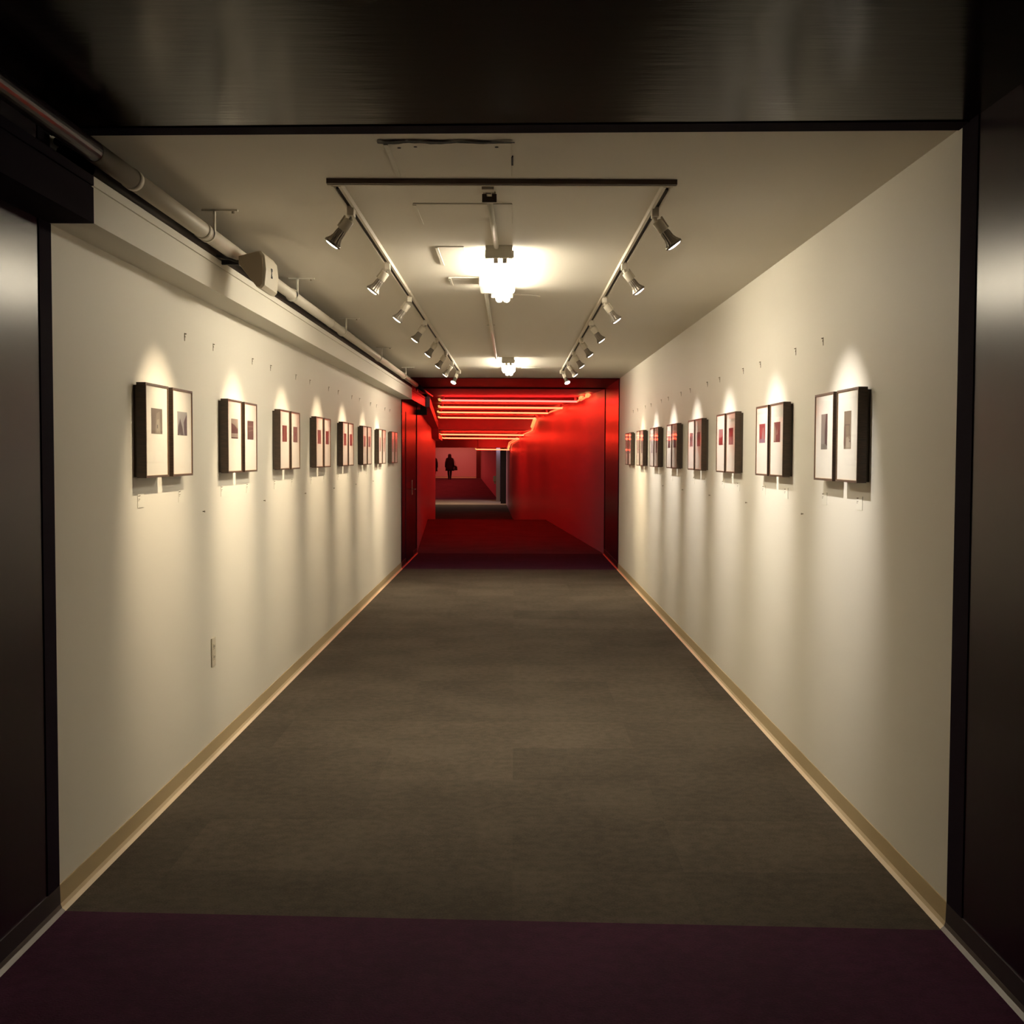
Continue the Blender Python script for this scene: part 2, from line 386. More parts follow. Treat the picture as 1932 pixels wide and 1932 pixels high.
PX, PZ = -1.29, EYE + .925
pp = thing('ceiling_pipe', 'round painted pipe running under the ceiling along the left side', 'pipe', (0, 0, 0))
def pseg(name, y0, y1, r, m, seg=24):
    return MB().tube([(PX, y0, PZ), (PX, y1, PZ)], r, m, seg).build(name, pp)
pseg('pipe_section', 3.77, 6.3, .033, M['pipe']); pseg('pipe_section', 6.3, Y1, .029, M['pipe'])
o = pseg('pipe_section', -1.5, 3.77, .032, M['pipe_black']); o['label'] = 'black painted pipe near the camera'
o = pseg('pipe_section', Y1, 19.0, .029, M['pipe_black']); o['label'] = 'black painted pipe in the far band'
for y, r in ((4.15, .036), (5.08, .0365), (8.6, .032), (11.6, .032)):
    pseg('pipe_coupling', y - .02, y + .02, r, M['pipe'])
for y in (5.14, 7.1, 9.15, 11.6, 14.2):
    b = MB(); b.box(PX + .028, PX + .036, y, y + .02, PZ - .01, H, M['white']); b.box(PX - .02, PX + .13, y, y + .02, H - .008, H, M['white'])
    b.tube([(PX, y, PZ), (PX, y + .02, PZ)], .037, M['white'], 20); b.lathe([(.006, H - .016), (.006, H - .006)], M['metal'], Matrix.Translation((PX + .11, y + .01, 0)), 8)
    b.build('pipe_hanger', pp)

cb = thing('gap_shade', 'dark cables that stand for the shade on top of the raceway, behind the round pipe', 'fillers', (0, 0, 0))  # dark fill added for the shaded gap between raceway and pipe
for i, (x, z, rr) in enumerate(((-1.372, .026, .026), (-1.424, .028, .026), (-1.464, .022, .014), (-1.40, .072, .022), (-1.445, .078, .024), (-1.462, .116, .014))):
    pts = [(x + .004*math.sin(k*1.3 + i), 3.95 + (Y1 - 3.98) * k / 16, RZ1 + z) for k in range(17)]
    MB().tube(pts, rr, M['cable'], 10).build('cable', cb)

# speaker beside the pipe
sp = thing('wall_speaker', 'ivory wedge-shaped loudspeaker mounted by the pipe above the raceway', 'speaker', (0, 5.56, 2.33))
b = MB(); prof = [(-1.25, .03), (-1.215, .006), (-1.16, -.072), (-1.135, -.074), (-1.12, -.055), (-1.12, .060), (-1.135, .088), (-1.165, .094), (-1.25, .062)]
prof = [(-1.252, .035), (-1.170, -.070), (-1.150, -.076), (-1.135, -.060), (-1.128, .010), (-1.135, .072), (-1.152, .094), (-1.172, .092), (-1.252, .070)]
b.prism(prof, .012, .30, 'y', M['plastic']); b.build('speaker_case', sp)
b = MB(); b.prism([(-1.25, .036), (-1.171, -.066), (-1.155, -.070), (-1.145, -.055), (-1.140, .010), (-1.145, .068), (-1.158, .088), (-1.172, .087), (-1.25, .068)], 0, .013, 'y', M['cap_brown'])  # end cap browner than the ivory case
b.build('end_cap', sp)
b = MB(); b.box(-1.131, -1.1265, .13, .155, .02, .032, M['dark']); b.box(-1.131, -1.1262, .13, .142, -.005, .02, M['dark']); b.box(-1.131, -1.1265, .13, .155, -.012, -.002, M['dark'])
b.build('badge', sp)
b = MB(); b.tube([(-1.25, .05, .045), (-1.28, -.02, .05), (-1.335, -.06, .06)], .006, M['dark'], 8); b.box(-1.335, -1.24, .03, .05, .035, .055, M['dark'])
b.build('bracket', sp)

# ================================================================== CEILING PANELS, CONDUIT
def panel(x0, x1, y0, y1, label, crack=False):
    th = .006 if crack else .005
    o = tag(MB().box(x0, x1, y0, y1, H - th, H, M['ceil'], .002).build('ceiling_panel'), label, 'panel')
    MB().box(x0 - .002, x0 + .013, y0 + .01, y1, H - th - .004, H - .001, M['white'], .001).build('edge_bead', o)
    if crack:
        b = MB(); random.seed(3); n = 26; top, bot = [], []
        for k in range(n + 1):
            x = x0 - .02 + (x1 - x0 + .03) * k / n
            wv = .016 * (1.15 - .7 * k / n) * (.7 + .6 * random.random())
            c = y0 - .012 + .006 * math.sin(k * .7)
            top.append((x, c + wv)); bot.append((x, c - wv))
        for k in range(n): b.face([(top[k][0], top[k][1], H - .0068), (top[k+1][0], top[k+1][1], H - .0068), (bot[k+1][0], bot[k+1][1], H - .0068), (bot[k][0], bot[k][1], H - .0068)], M['dark'])
        c = b.build('gap', o); c['label'] = 'ragged dark gap along the near edge of the panel'
        b = MB()
        for x, y in ((x0 + .10, y0 + .045), (x1 - .05, y0 + .045), (x0 + .045, y0 + .06)):
            b.lathe([(.006, H - .0075), (.006, H - .005)], M['dark'], Matrix.Translation((x, y, 0)), 8)
        b.box(x1 - .002, x1 + .005, y0 + .18, y0 + .30, H - .0066, H - .001, M['dark'])
        b.build('screw', o)
    return o
panel(-.430, -.012, 4.03, 4.50, 'square ceiling patch panel with a dark cracked near edge', True)
panel(-.415, -.012, 5.00, 5.42, 'ceiling patch panel between the track bar and the first fixture')
panel(-.39, -.25, 6.02, 6.58, 'ceiling patch panel left of the nearer fluorescent fixture')
panel(-.38, -.20, 7.05, 7.35, 'small ceiling patch panel past the nearer fluorescent fixture')

cd = thing('ceiling_conduit', 'thin painted conduit running down the ceiling centre to the fixtures', 'conduit', (0, 0, 0))
b = MB(); b.box(-.125, -.080, 4.606, 4.66, H - .030, H, M['track']); b.box(-.112, -.092, 4.66, 4.70, H - .028, H - .008, M['slot']); b.build('feed_box', cd)
b = MB(); b.box(-.110, -.090, 4.70, 4.78, H - .022, H - .006, M['track']); b.build('connector', cd)
b = MB(); b.box(-.125, -.075, 4.78, 4.86, H - .03, H, M['track'], .002); b.box(-.128, -.072, 4.77, 4.78, H - .042, H - .012, M['slot']); b.build('junction', cd)
MB().tube([(-.102, 4.86, H - .014), (-.090, 5.95, H - .014)], .0125, M['white'], 10).build('conduit_run', cd)
MB().tube([(-.178, 7.35, H - .012), (-.19, 12.7, H - .012)], .0125, M['white'], 10).build('conduit_run', cd)
for x, y in ((-.097, 5.30), (-.186, 9.6), (-.179, 7.5)):
    MB().box(x - .030, x + .030, y, y + .014, H - .005, H, M['white']).build('strap', cd)
MB().box(-.205, -.125, 7.02, 7.33, H - .055, H, M['white'], .003).build('junction_box', cd)

# smoke-detector-like round plate right of the nearer fixture
tag(MB().lathe([(.115, H - .006), (.12, H)], M['ceil'], Matrix.Translation((.045, 7.9, 0)), 32).build('ceiling_plate'), 'round painted cover plate past the nearer fluorescent fixture', 'cover plate')
tag(MB().lathe([(.115, H - .006), (.12, H)], M['ceil'], Matrix.Translation((.20, 14.3, 0)), 32).build('ceiling_plate'), 'round painted cover plate right of the farther fluorescent fixture', 'cover plate')

# ================================================================== FLUORESCENT FIXTURES
def fixture(x, y0, L, label):
    t = thing('fluorescent_fixture', label, 'ceiling light', (x, y0, H), 0, 'fluorescent ceiling fixtures')
    b = MB(); b.box(-.055, .055, 0, L, -.045, 0, M['white'], .003); b.build('housing', t)
    for ya in (-.015, L - .01):
        MB().box(-.066, .066, ya, ya + .025, -.062, 0, M['white'], .003).build('end_plate', t)
    for dx, dz, rr, ya, yb in ((-.058, -.048, .015, .06, L - .22), (-.016, -.074, .021, .06, L - .03), (.028, -.074, .021, .06, L - .03), (.062, -.048, .015, .06, L - .22)):
        b = MB(); b.lathe([(.3*rr, ya), (.8*rr, ya + .008), (rr, ya + .025), (rr, yb - .025), (.8*rr, yb - .008), (.3*rr, yb)], M['fluo'], Matrix.Translation((dx, 0, dz)) @ Matrix.Rotation(-PI/2, 4, 'X'), 14)
        b.build('tube', t)
        for yy in (.012, yb - .015):
            MB().box(dx - .011, dx + .011, yy, yy + .05, dz - .008, -.02, M['white'], .002).build('lamp_holder', t)
    return t
fixture(-.078, 6.0, 1.50, 'nearer bare-tube fluorescent fixture on the cream ceiling')
fixture(-.068, 12.75, 1.50, 'farther fluorescent fixture near the red passage')

# ================================================================== TRACK
tr = thing('lighting_track', 'U-shaped cream lighting track on the ceiling, open towards the red passage', 'lighting track', (0, 0, 0))
def rail_along_y(x, s, y0, y1, name):
    b = MB(); b.box(x - .018, x + .018, y0, y1, H - .006, H, M['track'])
    b.box(x - s*.018, x - s*.006, y0, y1, H - .022, H - .006, M['track'])
    b.box(x + s*.012, x + s*.018, y0, y1, H - .022, H - .006, M['track'])
    b.box(x - s*.006, x + s*.012, y0 + .08, y1 - .02, H - .014, H - .006, M['slot'])
    return b.build(name, tr)
rail_along_y(-.668, -1, 4.60, 14.75, 'side_rail'); rail_along_y(.570, 1, 4.60, 14.75, 'side_rail')
b = MB(); b.box(-.70, .60, 4.565, 4.585, H - .018, H, M['bar_shade']); b.box(-.70, .60, 4.585, 4.604, H - .020, H, M['track']); b.box(-.55, -.17, 4.604, 4.609, H - .018, H - .008, M['slot']); b.box(-.06, .56, 4.604, 4.609, H - .018, H - .008, M['slot'])
b.build('cross_rail', tr)

def make_head(s, warm, label, group):
    """origin at the rail; lamp leans outwards to the wall on side s"""
    t = thing('track_spotlight', label, 'spotlight', (0, 0, 0), 0, group)
    b = MB(); b.box(-.014, .014, -.030, .030, -.052, -.010, M['track'], .002); b.build('adapter', t)
    ax = Vector((s * .60, .06, -.80)).normalized()
    q = ax.to_track_quat('Z', 'Y').to_matrix().to_4x4()
    base = Vector((s*.010, .012, -.065))
    mt = Matrix.Translation(base) @ q
    b = MB(); b.tube([(0, 0, -.045), (s*.002, .004, -.062), base + ax * .012], .009, M['track'], 10)
    perp = ax.cross(Vector((0, 1, 0))).normalized() * (-s)
    p0 = base + perp * (-.022)
    b.tube([base + perp*(-.024) - ax*.006, base + perp*(-.024) + ax*.046], .005, M['track'], 8)
    b.build('yoke', t)
    b = MB(); b.lathe([(.010, -.004), (.020, .0), (.0215, .004), (.0215, .046), (.019, .050)], M['track'], mt, 18); b.build('socket', t)
    b = MB(); b.lathe([(.019, .050), (.021, .060), (.022, .082), (.026, .095), (.033, .107), (.0355, .110), (.0355, .119)], M['lampgrey'], mt, 28, ribs=.10, caps=False)
    b.lathe([(.0355, .110), (.037, .112), (.037, .120), (.031, .121), (.0305, .1165)], M['lampgrey'], mt, 28, caps=False)
    lamp = b.build('lamp', t)
    lens = MB().lathe([(.0302, .112), (.0302, .1200), (.024, .1235), (.010, .1255)], M['lens_warm' if warm else 'lens_cool'], mt, 24).build('lens', lamp)
    l = bpy.data.lights.new('spot_beam', 'SPOT'); l.energy = SPOT_W; l.spot_size = math.radians(52); l.spot_blend = 1.0
    l.shadow_soft_size = .013; l.color = (1, .81, .55) if warm else (1, .93, .84)
    o = bpy.data.objects.new('spot_beam', l); COL.objects.link(o); o.parent = t
    o.location = base + ax * .130; o.rotation_euler = ax.to_track_quat('-Z', 'Y').to_euler()
    return t
ORD = ['nearest', 'second', 'third', 'fourth', 'fifth', 'sixth', 'seventh', 'farthest']
heads_y = {-1: [5.02, 6.45, 7.80, 9.18, 10.55, 11.90, 13.15, 14.55], 1: [5.02, 6.42, 7.80, 9.15, 10.50, 11.80, 13.10, 14.50]}
for s, side in ((-1, 'left'), (1, 'right')):
    proto = None
    for i, y in enumerate(heads_y[s]):
        lab = f'{ORD[i]} track spotlight on the {side} rail, aimed at the {side} wall'
        if i == 0: proto = t = make_head(s, s < 0, lab, f'spotlights on the {side} rail')
        else: t = copy_tree(proto)
        t['label'] = lab
        t.location = (-.668 if s < 0 else .570, y, H)
        t.rotation_euler = (0, 0, math.radians(random.uniform(-4, 4)))
        if i == 7:
            t.rotation_euler = (0, 0, math.radians(-s * 62)); t['label'] = f'farthest track spotlight on the {side} rail, glaring back at the camera'
        if (s > 0 and i in (6, 7)):
            for ch in t.children:
                if ch.type == 'LIGHT': ch.data = ch.data.copy(); ch.data.color = (1, .80, .52)
        k = random.uniform(.85, 1.2)
        for ch in t.children:
            if ch.type == 'LIGHT': ch.data = ch.data.copy(); ch.data.energy *= k

# ================================================================== PICTURES
FW, FH, FZ = .316, .375, 1.407
# art: (background, [(colour, polygon in 0..1)]) ; 'P' portrait or 'L' landscape
def R_(x0, y0, x1, y1): return [(x0, y0), (x1, y0), (x1, y1), (x0, y1)]
mauve, drk, red, pale, tan_, grey = (.30, .19, .18), (.10, .05, .05), (.30, .05, .05), (.60, .52, .46), (.36, .25, .16), (.34, .31, .28)
ART = {
 ('l', 0): [('L', 'brown-grey photograph with a tiny dark figure', (.22, .16, .13), [((.36, .29, .23), [(.3, 0), (.9, 0), (.75, .9), (.45, .8)]), ((.55, .48, .38), [(.42, .05), (.8, .05), (.7, .6), (.48, .55)]), ((.05, .03, .03), R_(.50, .22, .58, .36))]),
            ('L', 'photograph of two dark cliffs under pale sky', (.52, .50, .50), [((.13, .09, .10), [(0, 0), (.62, 0), (.50, .35), (.26, .72), (.05, .35)]), ((.15, .10, .13), [(.72, 0), (1, 0), (1, .95), (.62, .55)]), ((.50, .47, .42), [(.16, 0), (.30, 0), (.22, .1)])])],
 ('l', 1): [('L', 'photograph of a dark red hill', (.50, .42, .36), [((.13, .05, .05), [(0, .26), (1, .26), (1, .52), (.7, .6), (.45, .7), (0, .78)]), ((.42, .35, .30), R_(0, .08, 1, .24)), ((.14, .06, .05), R_(0, 0, 1, .07)), ((.6, .54, .40), R_(.78, .5, .86, 1))]),
            ('L', 'brown streaked landscape photograph', (.20, .12, .11), [((.42, .33, .28), [(.2, .42), (.95, .5), (.95, .55), (.2, .46)]), ((.32, .24, .20), R_(0, .66, 1, .72))])],
 ('l', 2): [('L', 'dark red photograph', (.25, .07, .06), [((.38, .16, .13), [(.3, 0), (.7, 0), (.6, .9), (.45, .9)])]),
            ('L', 'mauve photograph with a small dark centre', mauve, [((.12, .05, .06), R_(.38, .4, .56, .65))])],
 ('l', 3): [('L', 'mottled maroon photograph', (.25, .10, .10), [((.36, .22, .20), [(.3, .0), (.8, .1), (.5, .5)])]), ('L', 'plain maroon photograph', (.24, .07, .07), [])],
 ('l', 4): [('L', 'deep red photograph with a pale streak', (.28, .05, .05), [((.45, .25, .2), [(.35, .1), (.55, .1), (.6, .8)])]), ('L', 'deep red photograph with a bright spot', (.26, .04, .04), [((.5, .35, .28), R_(.4, .45, .62, .65))])],
 ('l', 5): [('L', 'red figure photograph on grey', (.40, .27, .24), [((.22, .05, .05), [(.2, 0), (.6, 0), (.4, .8)])]), ('L', 'dark red shape photograph on grey', (.38, .22, .20), [((.2, .04, .04), [(.1, 0), (.9, 0), (.6, .5)])])],
 ('l', 6): [('P', 'narrow tall grey photograph', tan_, [((.2, .12, .1), R_(.2, 0, .5, 1))]), ('P', 'narrow tall tan photograph', (.45, .36, .26), [((.22, .14, .1), R_(.4, 0, .7, .9))])],
 ('l', 7): [('P', 'narrow red photograph', (.40, .12, .12), [((.16, .03, .03), R_(.2, 0, .8, .3))]), ('P', 'tall mauve photograph', (.36, .14, .13), [((.16, .04, .04), R_(.3, .1, .7, .8))])],
 ('r', 0): [('P', 'tall grey photograph with a dark curved edge', (.42, .38, .34), [((.12, .06, .06), [(.62, .15), (.8, .12), (1, .1), (1, 1), (.75, 1), (.6, .5)]), ((.30, .27, .23), R_(0, 0, .8, .15))]),
            ('P', 'tall tan photograph of an interior', (.34, .25, .17), [((.10, .06, .05), R_(.1, .62, .85, .65)), ((.10, .06, .05), R_(.74, .35, .82, .62)), ((.62, .52, .40), [(.35, 0), (.95, 0), (.95, .2), (.6, .32), (.35, .3)]), ((.26, .14, .11), R_(0, .1, .25, .6)), ((.12, .08, .06), R_(.8, .18, 1, .22))])],
 ('r', 1): [('L', 'red photograph with a pale figure over lavender', (.38, .06, .07), [((.55, .32, .32), [(.45, .2), (.85, .2), (.8, .8), (.6, .8)]), ((.42, .30, .42), R_(0, 0, 1, .2))]),
            ('L', 'dark red photograph with a cream shape', (.17, .05, .05), [((.5, .42, .32), [(0, .1), (.3, .0), (.35, .6), (.1, 1), (0, 1)]), ((.6, .52, .42), [(.42, .35), (.62, .4), (.55, .7)])])],
 ('r', 2): [('L', 'photograph pink above and dark red below', (.46, .28, .29), [((.22, .04, .05), [(0, 0), (1, 0), (1, .55), (.5, .45), (0, .5)])]),
            ('L', 'photograph dark red above and pink below', (.22, .03, .04), [((.44, .27, .29), R_(0, 0, 1, .48))])],
 ('r', 3): [('L', 'mauve photograph with a dark blot', (.38, .24, .23), [((.18, .06, .07), R_(.2, .1, .5, .7))]), ('L', 'reddish mauve photograph', (.32, .14, .15), [((.2, .06, .07), R_(.2, .3, .7, .8))])],
 ('r', 4): [('L', 'pale photograph with a dark red figure', (.48, .36, .33), [((.16, .03, .04), [(.1, 0), (.9, 0), (.6, .8), (.2, .7)])]), ('L', 'photograph with a maroon wedge', (.44, .30, .28), [((.18, .04, .05), [(.1, 0), (1, 0), (.3, .9)])])],
 ('r', 5): [('P', 'very pale photograph', (.58, .52, .50), [((.46, .38, .38), R_(0, .0, 1, .12))]), ('P', 'tall dark brown photograph', (.16, .10, .08), [])],
 ('r', 6): [('P', 'tall grey photograph with faint bands', (.42, .38, .34), [((.3, .26, .22), R_(0, .2, 1, .4))]), ('P', 'tall blue-grey photograph', (.30, .28, .28), [])],
 ('r', 7): [('P', 'tall rose-grey photograph', (.40, .22, .21), [((.22, .1, .1), R_(.2, .2, .6, .8))]), ('P', 'tall brown photograph', (.28, .16, .13), [])],
}
def make_frame(side):
    t = thing('framed_picture', '', 'framed picture', (0, 0, 0), 0, f'framed photographs on the {side} wall')
    b = MB(); b.box(-FW/2 + .006, FW/2 - .006, -.014, 0, .004, FH - .010, M['backing']); b.build('backing', t)
    b = MB(); e = .0085; d0, d1 = -.050, -.013
    b.box(-FW/2, -FW/2 + e, d0, d1, 0, FH, M['frame']); b.box(FW/2 - e, FW/2, d0, d1, 0, FH, M['frame'])
    b.box(-FW/2 + e, FW/2 - e, d0, d1, 0, e, M['frame']); b.box(-FW/2 + e, FW/2 - e, d0, d1, FH - e, FH, M['frame'])
    e2 = e + .0015
    for a in ((-FW/2 + e, -FW/2 + e2, e, FH - e), (FW/2 - e2, FW/2 - e, e, FH - e), (-FW/2 + e, FW/2 - e, e, e2), (-FW/2 + e, FW/2 - e, FH - e2, FH - e)):
        b.box(a[0], a[1], d0 + .002, d1, a[2], a[3], M['lip'])
    b.build('moulding', t)
    b = MB(); b.box(-FW/2 + e, FW/2 - e, -.046, -.042, e, FH - e, M['mat']); b.build('mat_board', t)
    b = MB(); b.face([(-FW/2 + e, -.0485, e), (FW/2 - e, -.0485, e), (FW/2 - e, -.0485, FH - e), (-FW/2 + e, -.0485, FH - e)], M['glass']); b.build('glazing', t)
    return t
def add_print(t, art):
    kind, _, bg, shapes = art
    wd, hg, cz = (.150, .102, FH - .148) if kind == 'L' else (.102, .152, FH - .165)
    x0, z0 = -wd/2, cz - hg/2
    b = MB(); b.box(x0, x0 + wd, -.0468, -.046, z0, z0 + hg, cmat(bg))
    for k, (c, poly) in enumerate(shapes):
        y = -.0469 - .0001 * k
        b.face([(x0 + wd*u, y, z0 + hg*v) for u, v in poly], cmat(c))
    b.build('print', t)
fy = {'l': [(4.775 + 1.372 * i, 5.152 + 1.372 * i) for i in range(8)], 'r': [(4.752 + 1.318 * i, 5.118 + 1.318 * i) for i in range(8)]}
protoF = {}
for k, side, X, rz, wn in (('l', 'left', LX, PI/2, 'left'), ('r', 'right', RX, -PI/2, 'right')):
    for i in range(8):
        for j in range(2):
            # seen from the camera: 'near' frame is the one closer to the camera
            y = fy[k][i][j] + FW/2
            if not protoF: protoF['p'] = t = make_frame(side)
            else: t = copy_tree(protoF['p'])
            t.location = (X, y, FZ - (.008 if k == 'r' else 0)); t.rotation_euler = (random.uniform(-.002, .002), 0, rz)
            arts = ART[(k, i)]
            art = arts[j] if k == 'l' else arts[1 - j]
            t['group'] = f'framed photographs on the {side} wall'
            t['label'] = f'{art[1]}, {"nearer" if j == 0 else "farther"} frame of the {ORD[i]} pair, {side} wall'
            t['_art'] = f'{k},{i},{j}'
for o in [x for x in bpy.data.objects if x.get('_art')]:
    k, i, j = o['_art'].split(','); j = int(j)
    add_print(o, ART[(k, int(i))][j] if k == 'l' else ART[(k, int(i))][1 - j])
    del o['_art']

# ------------------------------------------------------------------ caption cards under the frames
cardp = thing('caption_card', '', 'caption card', (0, 0, 0), 0, 'caption cards')
MB().box(-.042, .042, -.0018, 0, 0, .055, M['card']).build('card', cardp)
b = MB()
for z, wd in ((.048, .030), (.046, .018), (.034, .022), (.028, .012)):
    b.box(-.036, -.036 + wd, -.0022, -.0018, z - .0012, z + .0012, M['ink'])
b.build('lettering', cardp)
first = True
for k, side, X, rz in (('l', 'left', LX, PI/2), ('r', 'right', RX, -PI/2)):
    for i in range(6):
        for j in range(2):
            y = fy[k][i][j] + (.085 if j == 0 else FW - .02) if k == 'l' else fy[k][i][j] + (.13 if j == 0 else FW - .00)
            c = cardp if first else copy_tree(cardp); first = False
            c.location = (X, y, 1.288); c.rotation_euler = (0, 0, rz)
            c['label'] = f'small white caption card under the {"nearer" if j == 0 else "farther"} frame of the {ORD[i]} pair, {side} wall'
            c['group'] = f'caption cards on the {side} wall'

# ------------------------------------------------------------------ hooks and nails left in the walls
def hook_mesh():
    b = MB(); b.box(-.003, .003, -.002, 0, -.018, .018, M['metal']); b.box(-.002, .002, -.009, -.002, .011, .016, M['metal']); b.box(-.0035, .0035, -.004, -.002, -.002, .006, M['metal'])
    return b.build('picture_hook')
hk = {'left': [5.53, 6.05, 6.95, 7.47, 8.33, 8.90, 9.80, 10.33, 11.2, 11.75, 12.65, 13.2, 14.05, 14.6],
      'right': [5.50, 6.03, 6.89, 7.40, 8.25, 8.77, 9.62, 10.15, 10.98, 11.5, 12.37, 12.9, 13.7, 14.2]}
nl = {'left': [5.83, 7.25, 8.67, 10.05, 11.45, 12.85], 'right': [5.83, 7.24, 8.6, 9.98, 11.3]}
NUM = ['first', 'second', 'third', 'fourth', 'fifth', 'sixth', 'seventh', 'eighth', 'ninth', 'tenth', 'eleventh', 'twelfth', 'thirteenth', 'fourteenth']
h0 = hook_mesh(); used = False
for side, X, rz in (('left', LX, PI/2), ('right', RX, -PI/2)):
    for i, y in enumerate(hk[side]):
        o = h0.copy() if used else h0
        if used: COL.objects.link(o)
        used = True
        o.location = (X, y, 2.030 if side == 'left' else 2.018); o.rotation_euler = (0, 0, rz)
        tag(o, f'small metal hook high on the {side} wall, {NUM[i]} from the camera', 'hook', f'bare hooks high on the {side} wall')
b = MB(); b.lathe([(.0025, 0), (.0025, .009)], M['metal'], Matrix.Rotation(PI/2, 4, 'X'), 8); b.lathe([(.0045, .008), (.0045, .011)], M['metal'], Matrix.Rotation(PI/2, 4, 'X'), 8)
n0 = b.build('wall_nail'); used = False
for side, X, rz in (('left', LX, PI/2), ('right', RX, -PI/2)):
    for i, y in enumerate(nl[side]):
        o = n0.copy() if used else n0
        if used: COL.objects.link(o)
        used = True
        o.location = (X, y, 1.228); o.rotation_euler = (0, 0, rz)
        tag(o, f'small screw low on the {side} wall past the {NUM[i]} pair of frames', 'screw', f'bare screws below the frames on the {side} wall')

# ------------------------------------------------------------------ wall outlet
t = thing('wall_outlet', 'ivory double power outlet low on the left wall', 'power outlet', (LX, 6.00, .452), PI/2)
b = MB(); b.box(-.036, .036, -.007, 0, 0, .142, M['plastic'], .002); b.build('cover_plate', t)
for z in (.045, .098):
    b = MB(); b.box(-.016, .016, -.0085, -.006, z - .015, z + .015, M['plastic'], .001)
    for x in (-.007, .007): b.box(x - .002, x + .002, -.009, -.0083, z - .004, z + .008, M['dark'])
    b.lathe([(.0025, .0083), (.0025, .009)], M['dark'], Matrix.Translation((0, 0, z - .009)) @ Matrix.Rotation(PI/2, 4, 'X'), 8)
    b.build('socket', t)

# ------------------------------------------------------------------ door flush in the far left black wall
b = MB(); b.box(LX, LX + .006, 16.75, 17.95, .0, 2.10, M['black'])
d1 = struct('door_1', b, 'flush black door in the left side of the far band', 'door')
b = MB(); b.box(LX + .006, LX + .011, 17.74, 17.78, .93, 1.14, M['chrome']); b.tube([(LX + .01, 17.76, 1.01), (LX + .055, 17.76, 1.01), (LX + .058, 17.66, 1.01)], .009, M['chrome'], 10)
b.build('lever_handle', d1)

# ================================================================== NEON
neon = [  # (left x, right x, y, z, material, words)
 (-1.265, 1.090, 21.2, 2.455, 'neon_pink', 'nearest, longest and palest red neon tube across the passage ceiling'),
 (-1.45, .950, 24.1, 2.455, 'neon', 'second red neon tube across the passage ceiling'),
 (-1.65, .745, 27.0, 2.455, 'neon', 'third red neon tube across the passage ceiling'),
 (-1.87, .545, 30.8, 2.455, 'neon', 'fourth red neon tube, last before the ceiling drops'),
 (-2.07, .275, 34.5, 2.095, 'neon', 'fifth red neon tube, first below the dropped ceiling'),
 (-2.08, .145, 36.0, 2.015, 'neon', 'sixth red neon tube above the dark lintel'),
 (-1.30, -.170, 42.4, 1.720, 'neon', 'farthest and shortest red neon tube, beside the far opening'),
]
def rwall(y):
    for (xa, ya), (xb, yb) in zip(BR, BR[1:]):
        if ya <= y <= yb: return xa + (xb - xa) * (y - ya) / (yb - ya)
    return -.3
for i, (xl, xr, y, z, m, lab) in enumerate(neon):
    t = thing('neon_tube', lab, 'neon light', (0, y, z), 0, 'neon tubes across the red passage')
    r = .0165 if i < 4 else .019
    MB().tube([(xl, 0, 0), (xl + (xr - xl) * .33, 0, -.004), (xl + (xr - xl) * .66, 0, -.006), (xr, 0, -.012)], r, M[m], 10).build('glass_tube', t)
    top = (H if y < 32 else 2.18) - z
    for x in (xl + .03, xr - .03):
        b = MB(); b.box(x - .02, x + .02, -.02, .02, .012, top, M['redceil']); b.build('standoff', t)
    for x, dd in ((xl - .02, -.035), ):
        MB().tube([(xl + .0, 0, 0), (xl - .035, 0, .005), (xl - .04, 0, .035)], .022, M['electrode'], 10).build('electrode', t)
    tails = {0: [(-.02, 1.10), 'near'], 2: [(0, 0), 'far'], 3: [(0, 0), 'down'], 5: [(0, 0), 'down2']}
    if i == 0:
        b = MB(); b.tube([(xr, 0, -.01), (xr + .05, -1.0, .02)], .016, M['neon_dim'], 8); b.tube([(xr + .06, 0, .01), (xr + .13, -1.5, .03)], .016, M['neon_dim'], 8); b.build('return_tube', t)
        MB().box(xr + .07, xr + .12, -1.55, -1.15, .0, .05, M['electrode']).build('electrode', t)
        MB().box(xr - .0, xr + .05, -.95, -.45, .0, .04, M['electrode']).build('electrode', t)
    if i == 2:
        b = MB(); b.tube([(xr, 0, -.01), (.93, -2.6, -.01)], .010, M['neon_dim'], 8); b.tube([(xr + .04, 0, .02), (.97, -2.6, .02)], .010, M['neon_dim'], 8); b.build('return_tube', t)
    if i == 3:
        b = MB(); b.tube([(xr, 0, -.01), (.44, 1.05, -.31), (.25, 3.55, -.355)], .013, M['neon_dim'], 8); b.tube([(xr + .02, .05, -.02), (.475, 1.0, -.29), (.30, 3.3, -.335)], .013, M['neon_dim'], 8); b.build('return_tube', t)
        MB().tube([(xr - .03, .05, -.02), (.46, .8, -.20)], .04, M['electrode'], 8).build('electrode', t)
    if i == 5:
        b = MB(); b.tube([(xr, 0, -.01), (-.12, 3.0, -.12), (-.19, 6.0, -.27)], .016, M['neon_dim'], 8); b.tube([(xr - .04, 0, .02), (-.16, 3.0, -.09), (-.22, 5.8, -.24)], .016, M['neon_dim'], 8); b.build('return_tube', t)
        MB().tube([(-.17, 4.6, -.20), (-.20, 6.2, -.28)], .03, M['electrode'], 8).build('electrode', t)

